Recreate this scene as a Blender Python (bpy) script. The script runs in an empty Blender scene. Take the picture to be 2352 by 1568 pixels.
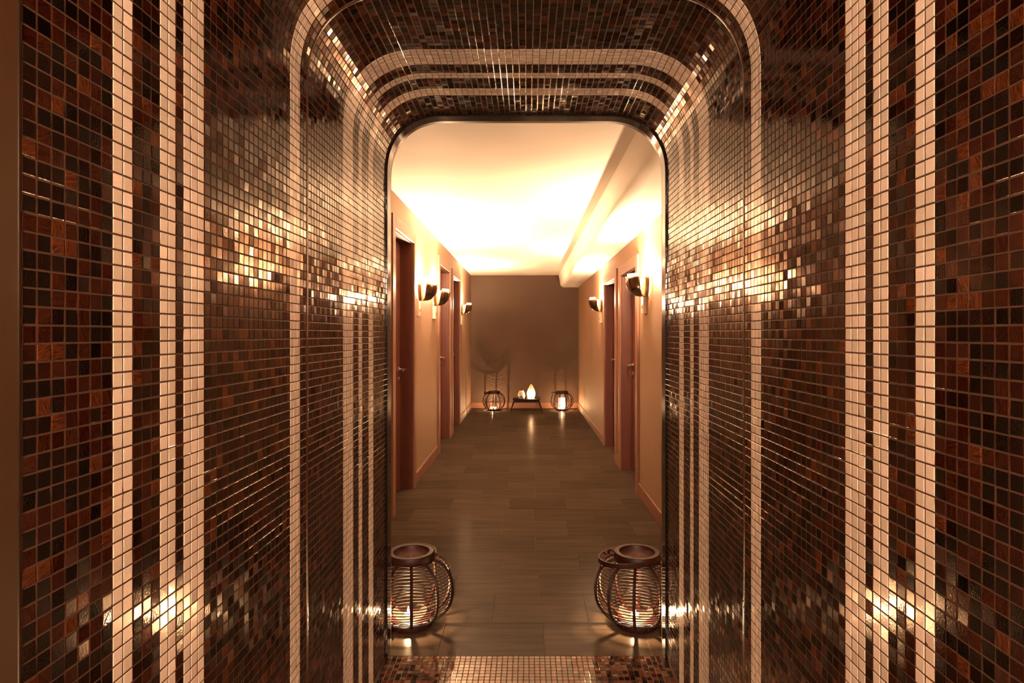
import bpy, math, random
from mathutils import Vector, Matrix
PI = math.pi
sc = bpy.context.scene
C = bpy.data.collections.new('place'); sc.collection.children.link(C)
random.seed(7)

# ---------------------------------------------------------------- camera, world, exposure
F_PX = 1385.0
EYE = 1.34
cam_d = bpy.data.cameras.new('camera'); cam = bpy.data.objects.new('camera', cam_d)
sc.collection.objects.link(cam); sc.camera = cam
cam.location = (0, 0, EYE); cam.rotation_euler = (PI/2, 0, 0)
cam_d.sensor_width = 36; cam_d.lens = F_PX/2352*36
cam_d.shift_x = -36/2352; cam_d.shift_y = -18/2352
cam_d.clip_start = 0.05; cam_d.clip_end = 60
sc.view_settings.view_transform = 'Standard'; sc.view_settings.look = 'None'
sc.view_settings.gamma = 1; sc.view_settings.use_curve_mapping = False
sc.view_settings.exposure = 2.0
w = bpy.data.worlds.new('world'); sc.world = w; w.use_nodes = True
w.node_tree.nodes['Background'].inputs[0].default_value = (1, .55, .3, 1)
w.node_tree.nodes['Background'].inputs[1].default_value = 0.0
try:
    sc.cycles.sample_clamp_indirect = 20.0
    sc.cycles.max_bounces = 10; sc.cycles.diffuse_bounces = 5; sc.cycles.glossy_bounces = 5
    sc.cycles.caustics_reflective = False; sc.cycles.caustics_refractive = False
except Exception: pass
WARM = (1.0, .61, .34)
CANDLE = (1.0, .56, .26)
SCONCE_W = 58.0
CANDLE_W = 4.0
ENTRY_FILL_W = 150.0  # strength of the added globe behind the camera

def lamp(name, loc, power, col, rad, parent=None):
    l = bpy.data.lights.new(name, 'POINT'); l.energy = power; l.color = col; l.shadow_soft_size = rad
    o = bpy.data.objects.new(name, l); C.objects.link(o); o.location = loc
    if parent: o.parent = parent
    return o

# ---------------------------------------------------------------- materials
def nt(m): return m.node_tree.nodes, m.node_tree.links
def mat(name, col, rough=.5, metal=0, spec=.5, coat=0, noise=None, bump=0, bscale=60, emit=None, estr=0, trans=0, ior=1.45, alpha=1):
    m = bpy.data.materials.new(name); m.use_nodes = True
    N, L = nt(m); b = N['Principled BSDF']
    b.inputs['Base Color'].default_value = (*col, 1); b.inputs['Roughness'].default_value = rough
    b.inputs['Metallic'].default_value = metal; b.inputs['Specular IOR Level'].default_value = spec
    b.inputs['Coat Weight'].default_value = coat; b.inputs['Transmission Weight'].default_value = trans
    b.inputs['IOR'].default_value = ior
    if emit: b.inputs['Emission Color'].default_value = (*emit, 1); b.inputs['Emission Strength'].default_value = estr
    tc = N.new('ShaderNodeTexCoord')
    if noise:
        sx, amt = noise
        mp = N.new('ShaderNodeMapping'); mp.inputs['Scale'].default_value = sx
        L.new(tc.outputs['Object'], mp.inputs[0])
        n = N.new('ShaderNodeTexNoise'); n.inputs['Scale'].default_value = 1; n.inputs['Detail'].default_value = 5
        L.new(mp.outputs[0], n.inputs[0])
        r = N.new('ShaderNodeValToRGB')
        r.color_ramp.elements[0].position = .3; r.color_ramp.elements[1].position = .7
        r.color_ramp.elements[0].color = tuple(c*(1-amt) for c in col)+(1,)
        r.color_ramp.elements[1].color = tuple(min(1, c*(1+amt)) for c in col)+(1,)
        L.new(n.outputs[0], r.inputs[0]); L.new(r.outputs[0], b.inputs['Base Color'])
    if bump:
        n2 = N.new('ShaderNodeTexNoise'); n2.inputs['Scale'].default_value = bscale; n2.inputs['Detail'].default_value = 4
        L.new(tc.outputs['Object'], n2.inputs[0])
        bp = N.new('ShaderNodeBump'); bp.inputs['Strength'].default_value = bump; bp.inputs['Distance'].default_value = .002
        L.new(n2.outputs[0], bp.inputs['Height']); L.new(bp.outputs[0], b.inputs['Normal'])
    return m

def mosaic_mat(name, floor=False):
    m = bpy.data.materials.new(name); m.use_nodes = True
    N, L = nt(m); b = N['Principled BSDF']
    at = N.new('ShaderNodeAttribute'); at.attribute_name = 'tile'
    sep = N.new('ShaderNodeSeparateColor'); L.new(at.outputs['Color'], sep.inputs[0])
    uv = N.new('ShaderNodeUVMap'); uv.uv_map = 'UVMap'
    # streak direction: every tile has its own
    ang = N.new('ShaderNodeMath'); ang.operation = 'MULTIPLY'; ang.inputs[1].default_value = 6.283
    L.new(sep.outputs[1], ang.inputs[0])
    vr = N.new('ShaderNodeVectorRotate'); vr.rotation_type = 'Z_AXIS'
    L.new(uv.outputs[0], vr.inputs['Vector'])
    st = N.new('ShaderNodeMath'); st.operation = 'GREATER_THAN'; st.inputs[1].default_value = .5
    L.new(sep.outputs[1], st.inputs[0])
    a2 = N.new('ShaderNodeMath'); a2.operation = 'MULTIPLY_ADD'; a2.inputs[1].default_value = 1.57
    wob = N.new('ShaderNodeMath'); wob.operation = 'MULTIPLY'; wob.inputs[1].default_value = .5
    L.new(sep.outputs[2], wob.inputs[0]); L.new(st.outputs[0], a2.inputs[0]); L.new(wob.outputs[0], a2.inputs[2])
    L.new(a2.outputs[0], vr.inputs['Angle'])
    mp = N.new('ShaderNodeMapping'); mp.inputs['Scale'].default_value = (55, 420, 1)
    L.new(vr.outputs[0], mp.inputs[0])
    off = N.new('ShaderNodeMath'); off.operation = 'MULTIPLY'; off.inputs[1].default_value = 47
    L.new(sep.outputs[0], off.inputs[0])
    cx = N.new('ShaderNodeCombineXYZ'); L.new(off.outputs[0], cx.inputs[2])
    ad = N.new('ShaderNodeVectorMath'); ad.operation = 'ADD'; L.new(mp.outputs[0], ad.inputs[0]); L.new(cx.outputs[0], ad.inputs[1])
    n = N.new('ShaderNodeTexNoise'); n.inputs['Scale'].default_value = 1; n.inputs['Detail'].default_value = 3; n.inputs['Distortion'].default_value = .8
    L.new(ad.outputs[0], n.inputs[0])
    # glass colour by tile
    r = N.new('ShaderNodeValToRGB'); r.color_ramp.interpolation = 'CONSTANT'
    e = r.color_ramp.elements
    if floor: cols = [(0, (.005, .0025, .002)), (.22, (.02, .007, .004)), (.45, (.07, .022, .010)), (.7, (.035, .017, .010)), (.86, (.10, .045, .022))]
    else: cols = [(0, (.0014, .0008, .0007)), (.33, (.0038, .0009, .0006)), (.55, (.015, .0024, .0011)), (.76, (.022, .0045, .0016)), (.92, (.055, .014, .004))]
    e[0].position = 0; e[0].color = (*cols[0][1], 1); e[1].position = cols[1][0]; e[1].color = (*cols[1][1], 1)
    for p, c in cols[2:]:
        x = e.new(p); x.color = (*c, 1)
    L.new(sep.outputs[0], r.inputs[0])
    sr = N.new('ShaderNodeMapRange'); sr.inputs[1].default_value = .3; sr.inputs[2].default_value = .72
    sr.inputs[3].default_value = .35; sr.inputs[4].default_value = 2.2
    L.new(n.outputs[0], sr.inputs[0])
    mul = N.new('ShaderNodeVectorMath'); mul.operation = 'SCALE'
    L.new(r.outputs[0], mul.inputs[0]); L.new(sr.outputs[0], mul.inputs['Scale'])
    # pale tiles
    r2 = N.new('ShaderNodeValToRGB'); e = r2.color_ramp.elements
    if floor:
        e[0].color = (.095, .036, .020, 1); e[1].color = (.085, .080, .046, 1)
        x = e.new(.45); x.color = (.125, .062, .038, 1); x = e.new(.66); x.color = (.058, .054, .033, 1)
        r2.color_ramp.interpolation = 'CONSTANT'
    else:
        e[0].color = (.60, .52, .42, 1); e[1].color = (.78, .66, .56, 1)
    L.new(sep.outputs[0], r2.inputs[0])
    sr2 = N.new('ShaderNodeMapRange'); sr2.inputs[1].default_value = .2; sr2.inputs[2].default_value = .8
    sr2.inputs[3].default_value = .88; sr2.inputs[4].default_value = 1.08
    L.new(n.outputs[0], sr2.inputs[0])
    mul2 = N.new('ShaderNodeVectorMath'); mul2.operation = 'SCALE'
    L.new(r2.outputs[0], mul2.inputs[0]); L.new(sr2.outputs[0], mul2.inputs['Scale'])
    mx = N.new('ShaderNodeMix'); mx.data_type = 'RGBA'
    L.new(at.outputs['Alpha'], mx.inputs[0]); L.new(mul.outputs[0], mx.inputs[6]); L.new(mul2.outputs[0], mx.inputs[7])
    L.new(mx.outputs[2], b.inputs['Base Color'])
    rr = N.new('ShaderNodeMapRange'); rr.inputs[3].default_value = .035; rr.inputs[4].default_value = .17
    L.new(sep.outputs[2], rr.inputs[0]); L.new(rr.outputs[0], b.inputs['Roughness'])
    b.inputs['IOR'].default_value = 1.45 if floor else 1.62; b.inputs['Specular Tint'].default_value = (1, .68, .52, 1)
    # hand-poured glass: fine pits and soft waves
    n3 = N.new('ShaderNodeTexNoise'); n3.inputs['Scale'].default_value = 260; n3.inputs['Detail'].default_value = 2
    L.new(uv.outputs[0], n3.inputs[0])
    n4 = N.new('ShaderNodeTexNoise'); n4.inputs['Scale'].default_value = 900; n4.inputs['Detail'].default_value = 1
    L.new(uv.outputs[0], n4.inputs[0])
    b1 = N.new('ShaderNodeBump'); b1.inputs['Strength'].default_value = .15; b1.inputs['Distance'].default_value = .0006
    b2 = N.new('ShaderNodeBump'); b2.inputs['Distance'].default_value = .0002
    pw = N.new('ShaderNodeMath'); pw.operation = 'POWER'; pw.inputs[1].default_value = 3; L.new(sep.outputs[2], pw.inputs[0])
    ps = N.new('ShaderNodeMath'); ps.operation = 'MULTIPLY'; ps.inputs[1].default_value = .35; L.new(pw.outputs[0], ps.inputs[0]); L.new(ps.outputs[0], b2.inputs['Strength'])
    L.new(n3.outputs[0], b1.inputs['Height']); L.new(n4.outputs[0], b2.inputs['Height'])
    L.new(b1.outputs[0], b2.inputs['Normal']); L.new(b2.outputs[0], b.inputs['Normal'])
    return m

def slab_mat():
    m = bpy.data.materials.new('wood_look_porcelain'); m.use_nodes = True
    N, L = nt(m); b = N['Principled BSDF']
    at = N.new('ShaderNodeAttribute'); at.attribute_name = 'tile'
    sep = N.new('ShaderNodeSeparateColor'); L.new(at.outputs['Color'], sep.inputs[0])
    tc = N.new('ShaderNodeTexCoord')
    mp = N.new('ShaderNodeMapping'); mp.inputs['Scale'].default_value = (2.2, 34, 1); L.new(tc.outputs['Object'], mp.inputs[0])
    cx = N.new('ShaderNodeCombineXYZ'); off = N.new('ShaderNodeMath'); off.operation = 'MULTIPLY'; off.inputs[1].default_value = 31
    L.new(sep.outputs[0], off.inputs[0]); L.new(off.outputs[0], cx.inputs[2])
    ad = N.new('ShaderNodeVectorMath'); ad.operation = 'ADD'; L.new(mp.outputs[0], ad.inputs[0]); L.new(cx.outputs[0], ad.inputs[1])
    n = N.new('ShaderNodeTexNoise'); n.inputs['Scale'].default_value = 1; n.inputs['Detail'].default_value = 6; n.inputs['Distortion'].default_value = .5
    L.new(ad.outputs[0], n.inputs[0])
    r = N.new('ShaderNodeValToRGB'); e = r.color_ramp.elements
    e[0].position = .32; e[0].color = (.050, .035, .025, 1); e[1].position = .72; e[1].color = (.074, .053, .037, 1)
    L.new(n.outputs[0], r.inputs[0])
    v = N.new('ShaderNodeMapRange'); v.inputs[3].default_value = .86; v.inputs[4].default_value = 1.1; L.new(sep.outputs[1], v.inputs[0])
    mul = N.new('ShaderNodeVectorMath'); mul.operation = 'SCALE'; L.new(r.outputs[0], mul.inputs[0]); L.new(v.outputs[0], mul.inputs['Scale'])
    L.new(mul.outputs[0], b.inputs['Base Color'])
    b.inputs['Specular IOR Level'].default_value = 0; b.inputs['Roughness'].default_value = .8
    gs = N.new('ShaderNodeBsdfGlossy'); gs.inputs['Roughness'].default_value = .22; ms = N.new('ShaderNodeMixShader'); ms.inputs[0].default_value = .020
    L.new(b.outputs[0], ms.inputs[1]); L.new(gs.outputs[0], ms.inputs[2]); L.new(ms.outputs[0], N['Material Output'].inputs[0])
    bp = N.new('ShaderNodeBump'); bp.inputs['Strength'].default_value = .12; bp.inputs['Distance'].default_value = .001
    L.new(n.outputs[0], bp.inputs['Height']); L.new(bp.outputs[0], b.inputs['Normal']); L.new(bp.outputs[0], gs.inputs['Normal'])
    return m

M = {
 'mosaic': mosaic_mat('brown_glass_mosaic'), 'mosaic_floor': mosaic_mat('floor_glass_mosaic', True),
 'grout': mat('brown_grout', (.065, .033, .019), .75, spec=.3, bump=.3, bscale=400),
 'slab': slab_mat(), 'joint': mat('dark_joint', (.035, .026, .02), .8),
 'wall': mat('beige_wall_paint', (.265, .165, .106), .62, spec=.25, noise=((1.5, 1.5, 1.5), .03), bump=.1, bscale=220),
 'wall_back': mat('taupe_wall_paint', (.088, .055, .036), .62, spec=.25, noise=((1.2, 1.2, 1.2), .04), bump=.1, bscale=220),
 'ceiling': mat('white_ceiling_paint', (.82, .80, .74), .8, spec=.2, noise=((.8, .8, .8), .02)),
 'wood': mat('reddish_wood_shaded', (.105, .028, .016), .5, noise=((30, 30, 2), .12)),  # door wood darkened: shade of the recesses put into the colour
 'casing': mat('reddish_wood_lit', (.20, .092, .056), .55, noise=((30, 30, 2), .10)),  # same wood lightened: light of the wall lamps put into the colour
 'skirt': mat('pinkish_wood_skirting', (.19, .085, .05), .5, noise=((2, 2, 30), .08)),
 'black_gloss': mat('black_polished_edge', (.006, .004, .003), .12, spec=.6),
 'bronze': mat('brown_polished_edge', (.085, .034, .022), .32, spec=.3),
 'post': mat('dark_bronze_frame', (.045, .019, .005), .45, noise=((3, 3, 3), .1)),
 'caulk': mat('brown_sealant', (.055, .018, .009), .25, spec=.6, bump=.5, bscale=180),
 'rattan': mat('dark_varnished_rattan', (.012, .0035, .0022), .55, spec=.3, noise=((60, 60, 60), .3)),
 'lacquer': mat('dark_lacquered_wood', (.020, .0030, .0019), .5, spec=.35, noise=((14, 14, 60), .3)),
 'steel': mat('brushed_steel', (.70, .62, .55), .25, metal=1),
 'chrome': mat('dark_chrome', (.36, .29, .23), .18, metal=1),
 'satin': mat('satin_bronze', (.30, .20, .12), .36, metal=1),
 'lit_glass': mat('lit_frosted_glass', (.9, .85, .75), .4, emit=(1, .72, .42), estr=1.2),
 'wax': mat('candle_wax', (.9, .8, .68), .5, emit=(1, .6, .3), estr=.8),
 'alu': mat('tealight_cup', (.8, .78, .75), .3, metal=1),
 'wick': mat('burnt_wick', (.01, .008, .006), .9),
 'plate': mat('cream_metal_plate', (.74, .60, .45), .3, spec=.5),
 'ink': mat('brown_print', (.10, .045, .025), .6),
 'table': mat('dark_stained_table', (.009, .0045, .0032), .5, spec=.25, noise=((20, 60, 60), .3)),
 'ceramic': mat('white_ceramic', (.78, .62, .52), .25, spec=.5),
 'shell': mat('cream_ceramic', (.88, .78, .62), .35, spec=.5),
 'dark_in': mat('dark_dish', (.10, .07, .035), .4),  # plain dark brown for bowl, beads, dish and bar
 'plaster': mat('entry_plaster', (.30, .22, .16), .8),
}
# frosted hurricane glass
m = mat('frosted_glass', (.95, .9, .85), .5); N, L = nt(m)
tr = N.new('ShaderNodeBsdfTranslucent'); tr.inputs[0].default_value = (.95, .88, .8, 1)
mxs = N.new('ShaderNodeMixShader'); mxs.inputs[0].default_value = .6
L.new(N['Principled BSDF'].outputs[0], mxs.inputs[1]); L.new(tr.outputs[0], mxs.inputs[2]); L.new(mxs.outputs[0], N['Material Output'].inputs[0])
tq = N.new('ShaderNodeBsdfTransparent'); mq = N.new('ShaderNodeMixShader'); mq.inputs[0].default_value = .62
L.new(mxs.outputs[0], mq.inputs[1]); L.new(tq.outputs[0], mq.inputs[2]); L.new(mq.outputs[0], N['Material Output'].inputs[0])
M['frost'] = m
m = bpy.data.materials.new('candle_flame'); m.use_nodes = True; N, L = nt(m)
em = N.new('ShaderNodeEmission'); em.inputs[0].default_value = (1, .66, .34, 1); em.inputs[1].default_value = 160
tp = N.new('ShaderNodeBsdfTransparent'); ads = N.new('ShaderNodeAddShader')
L.new(em.outputs[0], ads.inputs[0]); L.new(tp.outputs[0], ads.inputs[1]); L.new(ads.outputs[0], N['Material Output'].inputs[0])
M['flame'] = m
m = bpy.data.materials.new('clear_glass'); m.use_nodes = True; N, L = nt(m)   # thin clear glass
tp = N.new('ShaderNodeBsdfTransparent'); gl = N.new('ShaderNodeBsdfGlossy'); gl.inputs['Roughness'].default_value = .03
fz = N.new('ShaderNodeFresnel'); fz.inputs[0].default_value = 1.5; mxs = N.new('ShaderNodeMixShader')
L.new(fz.outputs[0], mxs.inputs[0]); L.new(tp.outputs[0], mxs.inputs[1]); L.new(gl.outputs[0], mxs.inputs[2])
hz = N.new('ShaderNodeBsdfTranslucent'); hz.inputs[0].default_value = (.9, .85, .8, 1); mh = N.new('ShaderNodeMixShader'); mh.inputs[0].default_value = .010
L.new(mxs.outputs[0], mh.inputs[1]); L.new(hz.outputs[0], mh.inputs[2]); L.new(mh.outputs[0], N['Material Output'].inputs[0])
M['glass'] = m
M['globe'] = mat('added_globe_glow', (.9, .85, .8), .4, emit=(1, .62, .40), estr=ENTRY_FILL_W/(4*PI*PI*.0121))  # glow of the added globe, out of view in the entry room

# ---------------------------------------------------------------- mesh helpers
class MB:
    def __init__(s): s.v = []; s.f = []; s.sm = []
    def add(s, vs, fs, smooth=False):
        o = len(s.v); s.v += [tuple(p) for p in vs]; s.f += [tuple(i+o for i in f) for f in fs]; s.sm += [smooth]*len(fs); return s
    def hexa(s, p):   # eight points: bottom ring then top ring
        return s.add(p, [(3,2,1,0), (4,5,6,7), (0,1,5,4), (1,2,6,5), (2,3,7,6), (3,0,4,7)])
    def box(s, x0, x1, y0, y1, z0, z1, fn=None):
        p = [(x0,y0,z0),(x1,y0,z0),(x1,y1,z0),(x0,y1,z0),(x0,y0,z1),(x1,y0,z1),(x1,y1,z1),(x0,y1,z1)]
        if fn: p = [fn(*q) for q in p]
        return s.hexa(p)
    def lathe(s, prof, n=40, smooth=True, c=(0,0,0), close=False, skip=None):
        k = len(prof); vs = []
        for i in range(n):
            a = 2*PI*i/n
            for r, z in prof: vs.append((c[0]+r*math.cos(a), c[1]+r*math.sin(a), c[2]+z))
        fs = []
        for i in range(n):
            for j in range(k if close else k-1):
                if skip and skip(2*PI*(i+.5)/n, j): continue
                a, b_ = i*k+j, i*k+(j+1) % k; c_, d = ((i+1) % n)*k+(j+1) % k, ((i+1) % n)*k+j
                fs.append((a, d, c_, b_))
        return s.add(vs, fs, smooth)
    def tube(s, pts, r, n=6, closed=False, flat=1.0, up=None, smooth=True):
        P = [Vector(p) for p in pts]; m = len(P); vs = []
        for i, p in enumerate(P):
            if closed: t = P[(i+1) % m]-P[i-1]
            else: t = P[min(i+1, m-1)]-P[max(i-1, 0)]
            t.normalize()
            u = Vector(up(p) if callable(up) else (up or (0, 0, 1)))
            a = u-t*u.dot(t)
            if a.length < 1e-5: a = Vector((1, 0, 0))-t*t.x
            a.normalize(); b_ = t.cross(a)
            for q in range(n):
                th = 2*PI*q/n+PI/n
                vs.append(p+a*(r*math.cos(th)*flat)+b_*(r*math.sin(th)))
        fs = []
        for i in range(m if closed else m-1):
            for q in range(n):
                a0 = i*n+q; a1 = i*n+(q+1) % n; b0 = ((i+1) % m)*n+q; b1 = ((i+1) % m)*n+(q+1) % n
                fs.append((a0, a1, b1, b0))
        if not closed:
            fs.append(tuple(range(n-1, -1, -1))); fs.append(tuple((m-1)*n+q for q in range(n)))
        return s.add(vs, fs, smooth)
    def grid(s, fn, nu, nv, smooth=True):
        vs = [fn(i/nu, j/nv) for i in range(nu+1) for j in range(nv+1)]
        fs = [(i*(nv+1)+j, (i+1)*(nv+1)+j, (i+1)*(nv+1)+j+1, i*(nv+1)+j+1) for i in range(nu) for j in range(nv)]
        return s.add(vs, fs, smooth)
    def build(s, name, m_, parent=None, bevel=0, solid=0):
        me = bpy.data.meshes.new(name); me.from_pydata([tuple(v) for v in s.v], [], s.f); me.update()
        me.polygons.foreach_set('use_smooth', s.sm)
        if any(s.sm): me.set_sharp_from_angle(angle=math.radians(38))
        o = bpy.data.objects.new(name, me); C.objects.link(o); me.materials.append(m_)
        if parent: o.parent = parent
        if solid:
            md = o.modifiers.new('solid', 'SOLIDIFY'); md.thickness = solid; md.offset = 0
        if bevel:
            md = o.modifiers.new('bevel', 'BEVEL'); md.width = bevel; md.segments = 2; md.limit_method = 'ANGLE'
        return o
def struct(o, label=None):
    o['kind'] = 'structure'
    if label: o['label'] = label
    return o
def thing(name, label, cat, loc=(0,0,0), rz=0, group=None):
    o = bpy.data.objects.new(name, None); C.objects.link(o); o.empty_display_size = .1
    o.location = loc; o.rotation_euler = (0, 0, rz); o['label'] = label; o['category'] = cat
    if group: o['group'] = group
    return o
def tag(o, label, cat, group=None):
    o['label'] = label; o['category'] = cat
    if group: o['group'] = group
    return o
def dup(root, loc, rz, label):
    r = root.copy(); C.objects.link(r); r.location = loc; r.rotation_euler = (0, 0, rz); r['label'] = label
    def kids(src, dst):
        for ch in list(src.children):
            c = ch.copy(); C.objects.link(c); c.parent = dst; kids(ch, c)
    kids(root, r)
    return r

# ---------------------------------------------------------------- the mosaic tunnel
PT = .0218                     # tile pitch
WL, WR, TOP = -.583, .572, 2.239
RC, EX = .245, 2.3             # rounded corner
def profile():
    pts = [(WL, 0.0), (WL, TOP-RC)]
    for i in range(1, 60):
        t = PI/2*i/60
        pts.append((WL+RC-RC*math.cos(t)**(2/EX), TOP-RC+RC*math.sin(t)**(2/EX)))
    pts.append((WL+RC, TOP)); pts.append((WR-RC, TOP))
    for i in range(1, 60):
        t = PI/2*(1-i/60)
        pts.append((WR-RC+RC*math.cos(t)**(2/EX), TOP-RC+RC*math.sin(t)**(2/EX)))
    pts += [(WR, TOP-RC), (WR, 0.0)]
    return pts
PR = profile(); CUM = [0]
for a, b in zip(PR, PR[1:]): CUM.append(CUM[-1]+math.dist(a, b))
SL = CUM[-1]
import bisect
def PS(s):
    i = min(max(bisect.bisect_right(CUM, s)-1, 0), len(PR)-2)
    t = (s-CUM[i])/(CUM[i+1]-CUM[i]); a, b = PR[i], PR[i+1]
    return (a[0]+(b[0]-a[0])*t, a[1]+(b[1]-a[1])*t)
# rows: a grout line stands 1 cm above eye height on both sides
z0 = EYE+.010
s_edges = []
k = math.ceil(-z0/PT); s_edges = [z0+j*PT for j in range(k, 1)]
mid = SL-2*z0; nm = round(mid/PT)
s_edges += [z0+mid*j/nm for j in range(1, nm+1)]
s_edges += [SL-z0+PT*j for j in range(1, int(z0/PT)+1)]
Y0 = .6935
def cls_from(seq):
    out = []
    for n_, c_ in seq: out += [c_]*n_
    return out
front = cls_from([(7,0),(2,1),(3,0),(2,1),(1,0),(3,1),(18,0),(3,1),(2,0)])
inner = cls_from([(14,0),(5,1),(3,0),(2,1),(4,0),(3,1),(9,0)])
d_tiles = [(Y0+j*PT, Y0+(j+1)*PT, c_) for j, c_ in enumerate(front)]
Y1 = 1.600
d_tiles += [(Y1+j*PT, Y1+(j+1)*PT, c_) for j, c_ in enumerate(inner)]
YE = Y1+len(inner)*PT
TILE_TILT = .015
def tiles(name, rows, cols, mapper, material, tilt=TILE_TILT, lift=.0006, gap=.0013, rng=None):
    """rows: (s0,s1); cols: (d0,d1,cls); mapper(s) -> 2D point in section; one mesh of glass tiles"""
    rng = rng or random.Random(3)
    V = []; Fc = []; col = []; UV = []
    for (s0, s1) in rows:
        a, b = mapper(s0), mapper(s1)
        tx, tz = b[0]-a[0], b[1]-a[1]; ln = math.hypot(tx, tz); tx /= ln; tz /= ln
        nx, nz = tz, -tx          # inward
        for (d0, d1, c_) in cols:
            if callable(c_): cc = c_((s0+s1)/2)
            else: cc = c_
            o = len(V); ta = rng.gauss(0, tilt); tb = rng.gauss(0, tilt); h0 = lift+rng.uniform(-.0002, .0002)
            def P(u, v, h):
                uu = u*(ln-2*gap)/2; vv = v*(d1-d0-2*gap)/2
                hh = h+ta*uu+tb*vv
                return (a[0]+tx*(ln/2+uu)+nx*hh, (d0+d1)/2+vv, a[1]+tz*(ln/2+uu)+nz*hh)
            q = .94
            V += [P(-1,-1,h0-.0012), P(1,-1,h0-.0012), P(1,1,h0-.0012), P(-1,1,h0-.0012)]
            V += [P(-1,-1,h0-.0004), P(1,-1,h0-.0004), P(1,1,h0-.0004), P(-1,1,h0-.0004)]
            V += [P(-q,-q,h0), P(q,-q,h0), P(q,q,h0), P(-q,q,h0)]
            fs = [(8,11,10,9), (4,8,9,5), (5,9,10,6), (6,10,11,7), (7,11,8,4), (0,4,5,1), (1,5,6,2), (2,6,7,3), (3,7,4,0)]
            Fc += [tuple(o+i for i in f) for f in fs]
            r = (rng.random(), rng.random(), rng.random(), float(cc)); col += [r]*9
            uvp = {}
            for lv, k_ in ((0, 1), (4, 1), (8, q)):
                for w_, (u, v) in enumerate(((-1,-1),(1,-1),(1,1),(-1,1))):
                    uvp[lv+w_] = (s0+(u*k_+1)/2*(s1-s0), d0+(v*k_+1)/2*(d1-d0))
            for f in fs: UV += [c for i in f for c in uvp[i]]
    me = bpy.data.meshes.new(name); me.from_pydata(V, [], Fc); me.update()
    at = me.attributes.new('tile', 'FLOAT_COLOR', 'FACE'); at.data.foreach_set('color', [x for c in col for x in c])
    ul = me.uv_layers.new(name='UVMap'); ul.data.foreach_set('uv', UV)
    me.materials.append(material)
    o = bpy.data.objects.new(name, me); C.objects.link(o)
    return o
def sheet(mb, y0, y1, off, pts=None):
    """the section swept straight from y0 to y1, pushed outwards by off"""
    pts = pts or PR; P2 = []
    for i, p in enumerate(pts):
        a = pts[max(i-1, 0)]; b = pts[min(i+1, len(pts)-1)]
        tx, tz = b[0]-a[0], b[1]-a[1]; l = math.hypot(tx, tz) or 1; nx, nz = tz/l, -tx/l
        P2.append((p[0]-nx*off, p[1]-nz*off))
    n_ = len(P2)
    mb.add([(x, y, z) for y in (y0, y1) for x, z in P2], [(i+1, i, n_+i, n_+i+1) for i in range(n_-1)], True)
rows = list(zip(s_edges, s_edges[1:]))
def in_left(s): return (s[0]+s[1])/2 < CUM[31]
def in_right(s): return (s[0]+s[1])/2 > CUM[-32]
for nm_, sel, sd in (('wall_tunnel_left', in_left, 3), ('wall_tunnel_right', in_right, 5), ('ceiling_tunnel', lambda s: not in_left(s) and not in_right(s), 9)):
    rs = [r for r in rows if sel(r)]
    t_ = tiles(nm_, rs, d_tiles, PS, M['mosaic'], rng=random.Random(sd))
    struct(t_)
    lo, hi = CUM.index(CUM[0]), len(PR)-1
    idx = {'wall_tunnel_left': (0, 31), 'wall_tunnel_right': (len(PR)-32, len(PR)-1), 'ceiling_tunnel': (31, len(PR)-32)}[nm_]
    g = MB(); sheet(g, Y0-.004, YE+.003, 0, PR[idx[0]:idx[1]+1]); g.build('grout_bed', M['grout'], t_)
# sealed joint between the two mosaic shells
g = MB()
path = [(x, 1.5935, z) for x, z in PR]
def inwd(p):
    c = Vector((0, 0, 1.2)); v = c-Vector((p.x, 0, p.z))
    if abs(p.x) > .5 and p.z < TOP-RC: return (-1 if p.x > 0 else 1, 0, 0)
    return v
g.tube(path, .0075, n=8, flat=.28, up=inwd); struct(g.build('trim_tunnel_joint', M['caulk']))
# polished edge around the far mouth
g = MB()
def band(mb, ya, yb, inn, out):
    pa = []; pb = []
    for lst, off in ((pa, -inn), (pb, out)):
        for i, p in enumerate(PR):
            a = PR[max(i-1, 0)]; b = PR[min(i+1, len(PR)-1)]
            tx, tz = b[0]-a[0], b[1]-a[1]; l = math.hypot(tx, tz); nx, nz = tz/l, -tx/l
            lst.append((p[0]-nx*off, p[1]-nz*off))
    n_ = len(PR); vs = [(x, y, z) for y in (ya, yb) for lst in (pa, pb) for x, z in lst]
    fs = []
    for i in range(n_-1):
        A, B, Cc, D = i, n_+i, 2*n_+i, 3*n_+i
        fs += [(A+1, A, Cc, Cc+1), (A, A+1, B+1, B), (Cc+1, Cc, D, D+1), (B, B+1, D+1, D)]
    mb.add(vs, fs, True)
YT0, YT1, YT2 = YE+.001, 2.531, 2.577
band(g, YT0, YT1, .008, .03); o = g.build('trim_tunnel_mouth', M['black_gloss']); struct(o)
g = MB(); band(g, YT1+.0005, YT2, .000, .03); struct(g.build('trim_tunnel_lip', M['bronze']))

# mosaic floor of the tunnel
nx_ = round((WR-WL)/PT); xs = [WL+(WR-WL)*i/nx_ for i in range(nx_+1)]
YF = 2.508; cols = []
nd = int((YF-.60)/PT)
def fcls(x): return 1.0 if -.315 < x < .275 else 0.0
cols = [(YF-(j+1)*PT, YF-j*PT, fcls) for j in range(nd)]
def fmap(s): return (s, .0)
# inward normal for the floor is up: run the section right to left
frows = [(xs[i+1], xs[i]) for i in range(nx_)]
o = tiles('floor_tunnel', frows, cols, lambda s: (s, -.0012), M['mosaic_floor'], tilt=.008, lift=.0012, rng=random.Random(21)); struct(o)
g = MB(); g.box(WL-.03, WR+.03, .55, YF, -.05, -.0012); g.build('grout_bed', M['grout'], o)

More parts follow.
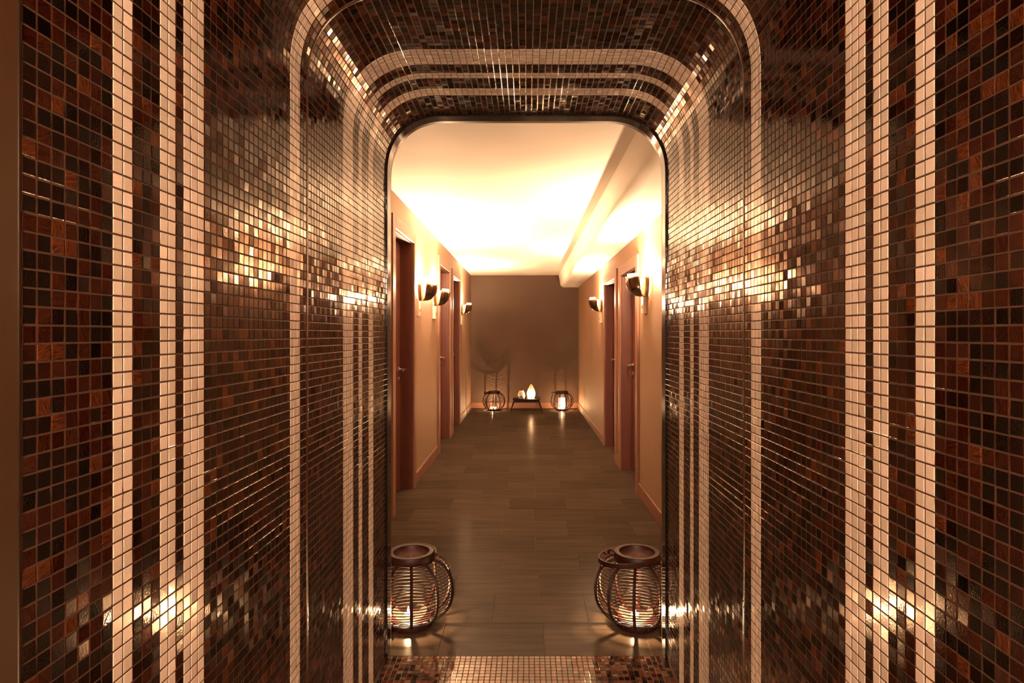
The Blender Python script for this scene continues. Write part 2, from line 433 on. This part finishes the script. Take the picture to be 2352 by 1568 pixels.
# ---------------------------------------------------------------- the corridor
YB = 10.85; YA = YT2; CEIL = EYE+1.05
def XL(d): return -(.985+.0045*(d-2.5))
def XR(d): return .935-.0025*(d-2.5)
def left(n, d, z): return (XL(d)+n, d, z)        # n = distance from the wall into the room
def right(n, d, z): return (XR(d)-n, d, z)
doors = {   # side: (near edge, far edge, height)
 'L': [(4.45, 5.22, 2.127), (6.80, 7.74, 2.127), (8.06, 8.92, 2.12)],
 'R': [(5.10, 5.95, 1.915), (6.30, 7.17, 1.925)]}
T = .18
def wall(name, fn, ds, m_):
    g = MB(); y = YA-.03
    for a, b, h in ds:
        g.box(-T, 0, y, a, 0, CEIL+.05, fn); g.box(-T, 0, a, b, h, CEIL+.05, fn); y = b
    g.box(-T, 0, y, YB+.1, 0, CEIL+.05, fn)
    return struct(g.build(name, m_))
wall('wall_left', left, doors['L'], M['wall']); wall('wall_right', right, doors['R'], M['wall'])
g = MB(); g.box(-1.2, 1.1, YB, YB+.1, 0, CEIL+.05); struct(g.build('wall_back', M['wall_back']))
g = MB(); g.box(-1.2, 1.1, YA-.03, YB+.1, CEIL, CEIL+.06); struct(g.build('ceiling', M['ceiling']))
# soffit along the right wall, with a rounded lower edge
g = MB(); sec = [(.565, 1.06), (.572, 1.02), (.585, .955)]
for i in range(9):
    t = PI/2*i/8; sec.append((.592+.075-.075*math.cos(t), .900-.068*math.sin(t)))
sec += [(.80, .832), (1.00, .832), (1.00, 1.06)]
n_ = len(sec)
g.add([(x-.0012*(y-2.5), y, EYE+z) for y in (YA-.02, YB+.02) for x, z in sec], [(i, (i+1) % n_, n_+(i+1) % n_, n_+i) for i in range(n_)], False)
o = struct(g.build('ceiling_soffit', M['ceiling']))
o.data.polygons.foreach_set('use_smooth', [2 <= p.index <= 12 for p in o.data.polygons])
# wall around the tunnel mouth, seen from the corridor side
def ring_wall(name, y, x0, x1, zt, m_, th):
    g = MB(); pts = PR; outer = []
    pts = [(x + (-.029 if i < len(PR)/2 else .029)*0, z) for i, (x, z) in enumerate(PR)]
    L_ = len(pts)
    for i, (x, z) in enumerate(pts):
        if i < 31: outer.append((x0, z/ (PR[31][1]) * zt if i else 0))
        elif i >= L_-31: outer.append((x1, z/(PR[-32][1])*zt if i < L_-1 else 0))
        else: outer.append((x0+(x1-x0)*(x-PR[31][0])/(PR[-32][0]-PR[31][0]), zt))
    vs = [(p[0], yy, p[1]) for yy in (y, y+th) for lst in (pts, outer) for p in lst]
    fs = []
    for i in range(L_-1):
        for b_ in (0, 2*L_):
            f = (b_+i, b_+i+1, b_+L_+i+1, b_+L_+i); fs.append(f if b_ else f[::-1])
    g.add(vs, fs)
    return struct(g.build(name, m_))
ring_wall('wall_front', 2.535, -1.2, 1.1, CEIL+.05, M['wall'], .04)
# floor of wood-look slabs 30 cm deep
V = []; FF = []; cl = []
rng = random.Random(11); y = YF+.001; r_i = 0
edges = [2.508, 2.795, 3.095, 3.418, 3.70, 4.0, 4.32, 4.605]
while edges[-1] < YB+.05: edges.append(edges[-1]+.30)
for r_i, (ya, yb) in enumerate(zip(edges, edges[1:])):
    off = [-.379, -.166, -.39, -.15, -.40, -.18, -.41][r_i] if r_i < 7 else (-.4 if r_i % 2 == 0 else -.17)+rng.uniform(-.03, .03)
    ww = .45; x = off-ww*3
    while x < 1.3:
        xa, xb = max(x, -1.35), min(x+ww, 1.25)
        if xb > xa+.01:
            g_ = .0011; o_ = len(V)
            V += [(xa+g_, ya+g_, -.004), (xb-g_, ya+g_, -.004), (xb-g_, yb-g_, -.004), (xa+g_, yb-g_, -.004),
                  (xa+g_, ya+g_, 0), (xb-g_, ya+g_, 0), (xb-g_, yb-g_, 0), (xa+g_, yb-g_, 0)]
            fs = [(4,5,6,7), (0,1,5,4), (1,2,6,5), (2,3,7,6), (3,0,4,7)]
            FF += [tuple(o_+i for i in f) for f in fs]; cl += [(rng.random(), rng.random(), rng.random(), 1)]*5
        x += ww
me = bpy.data.meshes.new('floor'); me.from_pydata(V, [], FF); me.update()
at = me.attributes.new('tile', 'FLOAT_COLOR', 'FACE'); at.data.foreach_set('color', [x for c in cl for x in c]); me.materials.append(M['slab'])
fl = bpy.data.objects.new('floor', me); C.objects.link(fl); struct(fl)
g = MB(); g.box(-1.35, 1.25, YF, YB+.1, -.05, -.0022); g.build('joint_bed', M['joint'], fl)
# baseboards between the doors
def skirting(name, fn, ds):
    g = MB(); y = YA
    for a, b, h in ds+[(YB, YB, 0)]:
        e = a-.105 if a < YB else YB
        if e > y: g.box(0, .014, y, e, 0, .105, fn)
        y = b+.105
    return struct(g.build(name, M['skirt'], bevel=.004))
skirting('baseboard_left', left, doors['L']); skirting('baseboard_right', right, doors['R'])
g = MB(); g.box(XL(YB)+.015, XR(YB)-.015, YB-.014, YB, 0, .10); struct(g.build('baseboard_back', M['skirt'], bevel=.004))

# doors
n_door = 0
def door(side, a, b, h, handle=None):
    global n_door
    n_door += 1
    fn = left if side == 'L' else right
    fr = MB(); D = .14; c_ = .09
    fr.box(-D, .0, a-.0, a+.018, 0, h, fn); fr.box(-D, .0, b-.018, b, 0, h, fn); fr.box(-D, .0, a+.018, b-.018, h-.018, h, fn)
    r = fr.build('door_%d' % n_door, M['wood'], bevel=.002); struct(r)
    cs = MB()
    cs.box(0, .02, a-c_, a+.006, 0, h+c_, fn); cs.box(0, .02, b-.006, b+c_, 0, h+c_, fn); cs.box(0, .02, a+.006, b-.006, h-.006, h+c_, fn)
    cs.build('door_casing', M['casing'], r, bevel=.004)
    st = MB()   # door stop
    st.box(-D+.04, -D+.055, a+.018, a+.03, 0, h-.018, fn); st.box(-D+.04, -D+.055, b-.03, b-.018, 0, h-.018, fn)
    st.build('door_stop', M['wood'], r)
    lf = MB(); lf.box(-D, -D+.04, a+.018, b-.018, .006, h-.018, fn)
    leaf = lf.build('door_leaf', M['wood'], r)
    d = b-.075; z = 1.035
    hd = MB(); q = [fn(-D+.04, d, z), fn(-D+.095, d, z)]
    hd.tube(q, .009, 10)
    hd.tube([fn(-D+.092, d+.008, z), fn(-D+.095, d-.03, z+.004), fn(-D+.095, d-.12, z-.006)], .0085, 10)
    hnd = hd.build('door_handle', M['steel'], leaf)
    rp = MB(); rp.tube([fn(-D+.04, d, z), fn(-D+.047, d, z)], .026, 20); rp.tube([fn(-D+.04, d, z-.085), fn(-D+.048, d, z-.085)], .024, 20)
    rp.build('door_rosette', M['steel'], leaf)
for s_ in 'LR':
    for a, b, h in doors[s_]: door(s_, a, b, h)

# ---------------------------------------------------------------- wall lamps
def sconce(label, side, d, zb):
    fn = left if side == 'L' else right
    o3 = fn(0, d, zb); s = 1 if side == 'L' else -1
    t = thing('wall_lamp', label, 'wall lamp', o3, 0 if side == 'L' else PI, 'bronze and chrome wall lamps along the corridor')
    # local +x points into the room
    bp = MB(); bp.box(.0, .008, -.03, .03, .0, .12); bp.build('back_plate', M['satin'], t, bevel=.002)
    def back(u, v):
        ph = (u-.5)*PI; th = v*PI/2
        return (.004+.070*math.sin(th)**.7*math.cos(ph), .092*math.sin(th)**.7*math.sin(ph), .150*(1-math.cos(th))**.9)
    MB().grid(back, 24, 14).build('wall_cup', M['satin'], t, solid=.002)
    def frnt(u, v):
        ph = (u-.5)*2*math.radians(66); th = v*PI/2
        rr = .155*(math.sin(th)**.6)
        lip = .012*math.cos(3*ph)**2*v**4
        return (.018+rr*math.cos(ph), .112*math.sin(th)**.7*math.sin(ph), .145*(1-math.cos(th))**.95+lip)
    MB().grid(frnt, 30, 16).build('front_shade', M['chrome'], t, solid=.003)
    def glass(u, v):
        ph = (u-.5)*2*math.radians(58)
        return (.030+.128*math.cos(ph), .096*math.sin(ph), .095+.080*v)
    MB().grid(glass, 28, 3).build('glass_shade', M['lit_glass'], t, solid=.003)
    bb = MB(); bb.lathe([(0, 0), (.012, .004), (.016, .02), (.012, .036), (0, .042)], 16, c=(.07, 0, .075)); bb.build('bulb', M['lit_glass'], t)
    hs = MB(); hs.tube([(.07, 0, .03), (.07, 0, .076)], .012, 12); hs.build('lamp_holder', M['satin'], t)
    lamp('lamp_light', (.066, 0, .148), SCONCE_W, WARM, .02, t)
    return t
sconce('bronze wall lamp nearest the tunnel on the left corridor wall', 'L', 5.53, EYE+.30)
sconce('bronze wall lamp on the left wall just before the second door', 'L', 6.46, EYE+.30)
sconce('smallest-looking wall lamp, past the third door on the left wall', 'L', 9.16, EYE+.29)
sconce('large bronze wall lamp in front of the first door casing on the right wall', 'R', 4.66, EYE+.285)
sconce('small wall lamp past the far door on the right wall', 'R', 7.42, EYE+.27)
def plate(label, side, d, z, rows_):
    fn = left if side == 'L' else right
    t = thing('room_sign', label, 'sign', fn(0, d, z), 0 if side == 'L' else PI, 'cream room signs under the wall lamps')
    g = MB(); g.box(0, .030, -.045, .045, -.068, .068); g.build('sign_box', M['plate'], t, bevel=.002)
    g = MB()
    g.tube([(.0305, .014*math.cos(a*PI/8), .012*math.sin(a*PI/8)-.012) for a in range(16)], .0016, 4, closed=True, up=(1, 0, 0))
    g.box(.030, .0308, -.004, .006, -.030, -.012); g.box(.030, .0308, -.010, .010, -.002, .002)
    g.build('sign_symbol', M['ink'], t)
plate('cream sign box below the nearest wall lamp on the left', 'L', 5.42, EYE+.225, 2)
plate('cream sign box below the lamp beside the second left door', 'L', 6.40, EYE+.225, 2)
plate('cream sign box below the farthest lamp on the left wall', 'L', 9.0, EYE+.20, 2)
plate('cream sign box below the big lamp on the right wall', 'R', 4.74, EYE+.225, 2)
plate('cream sign box below the small far lamp on the right wall', 'R', 7.48, EYE+.20, 2)

# ---------------------------------------------------------------- rattan lanterns
def body_r(z):     # silhouette of the basket, z from 0.03 to 0.305
    t = (z-.165)/.138
    t = max(-1, min(1, t))
    return .088+.108*(1-abs(t)**2.5)**.62
def strap(g, pts, w_=.0105, th_=.0032):
    P = [Vector(p) for p in pts]; n = len(P); vs = []
    for i, p in enumerate(P):
        t = (P[min(i+1, n-1)]-P[max(i-1, 0)]); t.z = 0; t.normalize(); q = Vector((t.y, -t.x, 0))
        for a, b in ((1, -1), (1, 1), (-1, 1), (-1, -1)): vs.append(p+q*th_*a+Vector((0, 0, w_*b)))
    fs = [(i*4+k, i*4+(k+1) % 4, (i+1)*4+(k+1) % 4, (i+1)*4+k) for i in range(n-1) for k in range(4)]+[(0, 3, 2, 1), (n*4-4, n*4-3, n*4-2, n*4-1)]
    g.add(vs, fs)
def make_lantern(label, loc, rz, handle_a):
    t = thing('rattan_lantern', label, 'lantern', loc, rz, 'round rattan floor lanterns')
    # woven canes, one surface pattern
    g = MB(); n = 24; z = .034
    zs = []; 
    th0 = 0
    for i in range(n):
        zs.append(.036+(.302-.036)*(.5-.5*math.cos(PI*(.09+.82*i/(n-1))))/1.0)
    z_lo, z_hi = zs[0], zs[-1]
    zs = [.034+(zz-z_lo)/(z_hi-z_lo)*(.300-.034)*.55+.45*(.266*i/(n-1)) for i, zz in enumerate(zs)]
    for i, zz in enumerate(zs):
        r_ = body_r(zz)+.001
        g.tube([(r_*math.cos(a*PI/30), r_*math.sin(a*PI/30), zz+.0015*math.sin(a*PI/6+i)) for a in range(60)], .0022, 5, closed=True)
    for q in (.095, .075):
        g.tube([(q*math.cos(a*PI/20), q*math.sin(a*PI/20), .022) for a in range(40)], .0022, 5, closed=True)
    g.build('cane_weave', M['rattan'], t)
    for k_ in range(10):
        a = k_*PI/5; g = MB(); pts = []
        for j in range(19):
            zz = .012+(.302-.012)*j/18; rr = body_r(max(zz, .03))-.004
            if zz < .03: rr = body_r(.03)-.010
            pts.append((rr*math.cos(a), rr*math.sin(a), zz))
        up = (-math.sin(a), math.cos(a), 0)
        g.tube(pts, .0078, 6, flat=1.0, up=up); g.build('rib', M['lacquer'], t)
    g = MB(); g.lathe([(.080, .292), (.104, .292), (.106, .300), (.106, .328), (.102, .334), (.083, .334), (.080, .330)], 48, close=True); g.build('collar', M['lacquer'], t)
    g = MB(); g.lathe([(.075, .0), (.098, .0), (.100, .010), (.096, .024), (.075, .024)], 48, close=True); g.build('base_ring', M['lacquer'], t)
    g = MB(); g.lathe([(.0, .020), (.09, .020), (.09, .028), (.0, .028)], 40); g.build('tray', M['lacquer'], t)
    # folded bail handle
    ca, sa = math.cos(handle_a), math.sin(handle_a); g = MB(); pts = []
    for j in range(25):
        th = -PI/2+PI*j/24
        lx = .178*math.cos(th)**.8 if abs(math.cos(th)) > 1e-6 else 0; ly = .112*math.sin(th)
        zz = .312-.012*(lx/.178)
        pts.append((lx*ca-ly*sa, lx*sa+ly*ca, zz))
    strap(g, pts); hd = g.build('handle', M['lacquer'], t)
    for s_ in (-1, 1):
        g = MB(); ly = .112*s_; g.tube([(-ly*.93*sa, ly*.93*ca, .312), (-ly*1.12*sa, ly*1.12*ca, .312)], .006, 8)
        g.build('pivot_pin', M['lacquer'], hd)
    return t
def tealight(label, loc, power=CANDLE_W, grp='lit tealight candles', s=1.0):
    t = thing('tealight', label, 'candle', loc, 0, grp)
    g = MB(); g.lathe([(0, 0), (.019, 0), (.0195, .016), (.0187, .016), (.0183, .002), (0, .002)], 28); g.build('metal_cup', M['alu'], t)
    g = MB(); g.lathe([(0, .011), (.0175, .012), (.018, .013), (.0, .0128)], 24); g.build('wax', M['wax'], t)
    g = MB(); g.tube([(0, 0, .012), (.0005, 0, .017), (.001, 0, .020)], .0008, 6); g.build('wick', M['wick'], t)
    g = MB(); g.lathe([(0, .018), (.0032, .021), (.0052, .027), (.0046, .034), (.0024, .043), (0, .052)], 16); g.build('flame', M['flame'], t)
    lamp('flame_light', (0, 0, .034), power, CANDLE, .007, t)
    return t
def glass_dish(label, loc, r=.080, h=.034):
    t = thing('glass_dish', label, 'bowl', loc, 0, 'shallow glass candle dishes')
    g = MB(); g.lathe([(0, 0), (r*.45, 0), (r*.78, h*.25), (r*.97, h*.75), (r, h), (r-.003, h), (r*.93, h*.75), (r*.74, h*.30), (r*.43, .003), (0, .003)], 48)
    g.build('dish', M['glass'], t); return t

LX, RX, LY = -.538, .506, 2.79
make_lantern('large rattan lantern on the corridor floor at the left of the tunnel mouth', (LX, LY, 0), math.radians(-79), math.radians(97+79))
make_lantern('large rattan lantern on the corridor floor at the right of the tunnel mouth', (RX, LY, 0), math.radians(-104), math.radians(186+104))
for x, nm_ in ((LX, 'left'), (RX, 'right')):
    glass_dish('clear glass dish inside the near %s rattan lantern' % nm_, (x-.006, LY-.005, .029))
    tealight('lit tealight in the near %s rattan lantern' % nm_, (x-.012, LY-.010, .033))
FY = 10.55
make_lantern('small-looking rattan lantern by the back wall, left of the low table', (-.589, FY, 0), math.radians(-92), math.radians(168+92))
make_lantern('small-looking rattan lantern by the back wall, right of the low table', (.600, FY, 0), math.radians(-70), math.radians(190+70))
glass_dish('clear glass dish inside the far left rattan lantern', (-.60, FY, .029), .06)
tealight('lit tealight in the far left rattan lantern', (-.605, FY-.01, .033), 7)
hg = thing('candle_glass', 'frosted candle glass glowing inside the far right rattan lantern', 'candle holder', (.598, FY, .029))
g = MB(); g.lathe([(0, 0), (.052, 0), (.056, .01), (.056, .19), (.053, .19), (.053, .006), (0, .006)], 40); g.build('glass_wall', M['frost'], hg)
tealight('lit tealight in the frosted glass of the far right lantern', (.598, FY, .036), 9)

# ---------------------------------------------------------------- low table and burners at the back wall
TX, TY, TZ = -.022, 10.50, .215
tb = thing('low_table', 'small dark wooden tray table with splayed legs against the back wall', 'table', (TX, TY, 0))
g = MB(); g.box(-.235, .235, -.13, .13, TZ-.018, TZ); g.build('tabletop', M['table'], tb, bevel=.002)
g = MB(); g.box(-.20, .20, -.120, -.108, TZ-.060, TZ-.018); g.build('apron', M['table'], tb, bevel=.002)
for sx in (-1, 1):
    for sy in (-1, 1):
        g = MB(); a, b = sx*.205, sx*.275; y_ = sy*.105
        g.hexa([(b-.012, y_-.01, 0), (b+.012, y_-.01, 0), (b+.012, y_+.01, 0), (b-.012, y_+.01, 0),
                (a-.012, y_-.01, TZ-.018), (a+.012, y_-.01, TZ-.018), (a+.012, y_+.01, TZ-.018), (a-.012, y_+.01, TZ-.018)])
        g.build('leg', M['table'], tb, bevel=.002)
    g = MB(); g.box(sx*.252-.006, sx*.252+.006, -.10, .10, .05, .066); g.build('stretcher', M['table'], tb)
# unlit oil burner: rounded pot with an arched mouth and small holes
ob = thing('oil_burner', 'small pale ceramic oil burner with an arched opening, unlit, left on the low table', 'oil burner', (-.108, TY-.02, TZ), 0)
prof = []
for j in range(23):
    z = .135*j/22; prof.append((.036+.024*math.sin(PI*min(1, z/.125*.86+.12)), z))
prof.append((.030, .139))
def sk(a, j):
    da = (a-3*PI/2+PI) % (2*PI)-PI; z = .135*(j+.5)/22
    if z < .052 and z > .006 and abs(da) < .46*math.sqrt(max(0, 1-((z-.006)/.046)**2)): return True
    for hc in (-.62, .0, .62):
        zc = .090 if hc else .104
        if (da-hc)**2+((z-zc)/.055)**2*.9 < .013: return True
    return False
g = MB(); g.lathe(prof, 80, skip=sk); g.build('pot', M['ceramic'], ob, solid=.004)
g = MB(); g.lathe([(0, .125), (.024, .128), (.033, .140), (.036, .142), (.030, .146)], 32); g.build('oil_bowl', M['dark_in'], ob, solid=.003)
g = MB()
for k_ in range(9):
    a = k_*2*PI/9; g.lathe([(0, -.004), (.0045, 0), (0, .004)], 8, c=(.034*math.cos(a), .034*math.sin(a), .146))
g.build('rim_beads', M['dark_in'], ob)
# glowing leaf-shaped burner, open towards the tunnel
lb = thing('leaf_burner', 'glowing leaf-shaped ceramic burner standing on the low table', 'oil burner', (.060, TY-.02, TZ), 0)
def leaf_r(z):
    t = z/.245
    return .076*min(1, (1-t)**.62*1.38)*(.72+.28*math.sin(min(1, t*2.6)*PI/2))
def leaf(u, v):
    a = -PI/2+math.radians(62)+u*math.radians(236); z = .245*v; r_ = leaf_r(z)
    return (r_*math.cos(a), r_*.62*math.sin(a)+.01, z+.001)
MB().grid(leaf, 40, 30).build('leaf_shell', M['shell'], lb, solid=.004)
g = MB(); g.lathe([(0, 0), (.055, 0), (.057, .006), (0, .008)], 32, c=(0, 0, .0)); g.build('foot', M['shell'], lb)
g = MB(); g.lathe([(0, .0), (.026, .003), (.042, .016), (.044, .019), (.038, .018), (0, .006)], 32, c=(0, 0, .128)); g.build('oil_dish', M['dark_in'], lb)
for a_ in (PI*.15, PI*.85, PI*.5):
    pass
g = MB(); g.tube([(-.062, .016, .142), (.062, .016, .142)], .003, 6); g.build('dish_bar', M['dark_in'], lb)
tealight('lit tealight under the dish of the leaf-shaped burner', (.062, TY-.045, TZ+.010), 2.2)
o = thing('candle_cup', 'tiny dark glass candle cup between the two burners on the table', 'candle holder', (-.030, TY-.07, TZ))
g = MB(); g.lathe([(0, 0), (.018, 0), (.022, .026), (.019, .026), (.016, .003), (0, .003)], 24); g.build('cup', M['lacquer'], o)

# ---------------------------------------------------------------- near end: frame and the entry room around the camera
g = MB(); g.box(WL-.05, WL+.004, .50, Y0-.003, 0, 2.6); struct(g.build('trim_entry_left', M['post'], bevel=.006))
g = MB(); g.box(WR-.004, WR+.05, .50, Y0-.020, 0, 2.6); struct(g.build('trim_entry_right', M['post'], bevel=.006))
g = MB(); g.box(WL-.05, WR+.05, .50, Y0-.003, TOP+.06, 2.6); struct(g.build('trim_entry_top', M['post']))
EY0, EX0, EX1, EH = -2.6, -1.7, 1.7, 2.7
g = MB(); g.box(EX0, WL-.03, .52, .60, 0, EH); g.box(WR+.03, EX1, .52, .60, 0, EH); g.box(WL-.03, WR+.03, .52, .60, 2.5, EH); struct(g.build('wall_entry_front', M['plaster']))
g = MB(); g.box(EX0-.1, EX0, EY0, .60, 0, EH); struct(g.build('wall_entry_left', M['plaster']))
g = MB(); g.box(EX1, EX1+.1, EY0, .60, 0, EH); struct(g.build('wall_entry_right', M['plaster']))
g = MB(); g.box(EX0-.1, EX1+.1, EY0-.1, EY0, 0, EH); struct(g.build('wall_entry_back', M['plaster']))
g = MB(); g.box(EX0-.1, EX1+.1, EY0-.1, .60, EH, EH+.1); struct(g.build('ceiling_entry', M['plaster']))
g = MB(); g.box(EX0-.1, EX1+.1, EY0-.1, .55, -.05, 0); struct(g.build('floor_entry', M['joint']))
pl = thing('added_pendant', 'added globe lamp, unseen behind the camera in the entry room', 'lamp', (0, -1.3, 0))  # unseen lamp added to brighten the pale tunnel stripes
g = MB(); g.lathe([(0, 0)]+[(.11*math.sin(PI*j/12), .11-.11*math.cos(PI*j/12)) for j in range(1, 12)]+[(0, .22)], 32, c=(0, 0, 1.75)); g.build('globe', M['globe'], pl)
g = MB(); g.tube([(0, 0, 1.97), (0, 0, EH)], .006, 8); g.build('cord', M['wick'], pl)  # cord of the added lamp
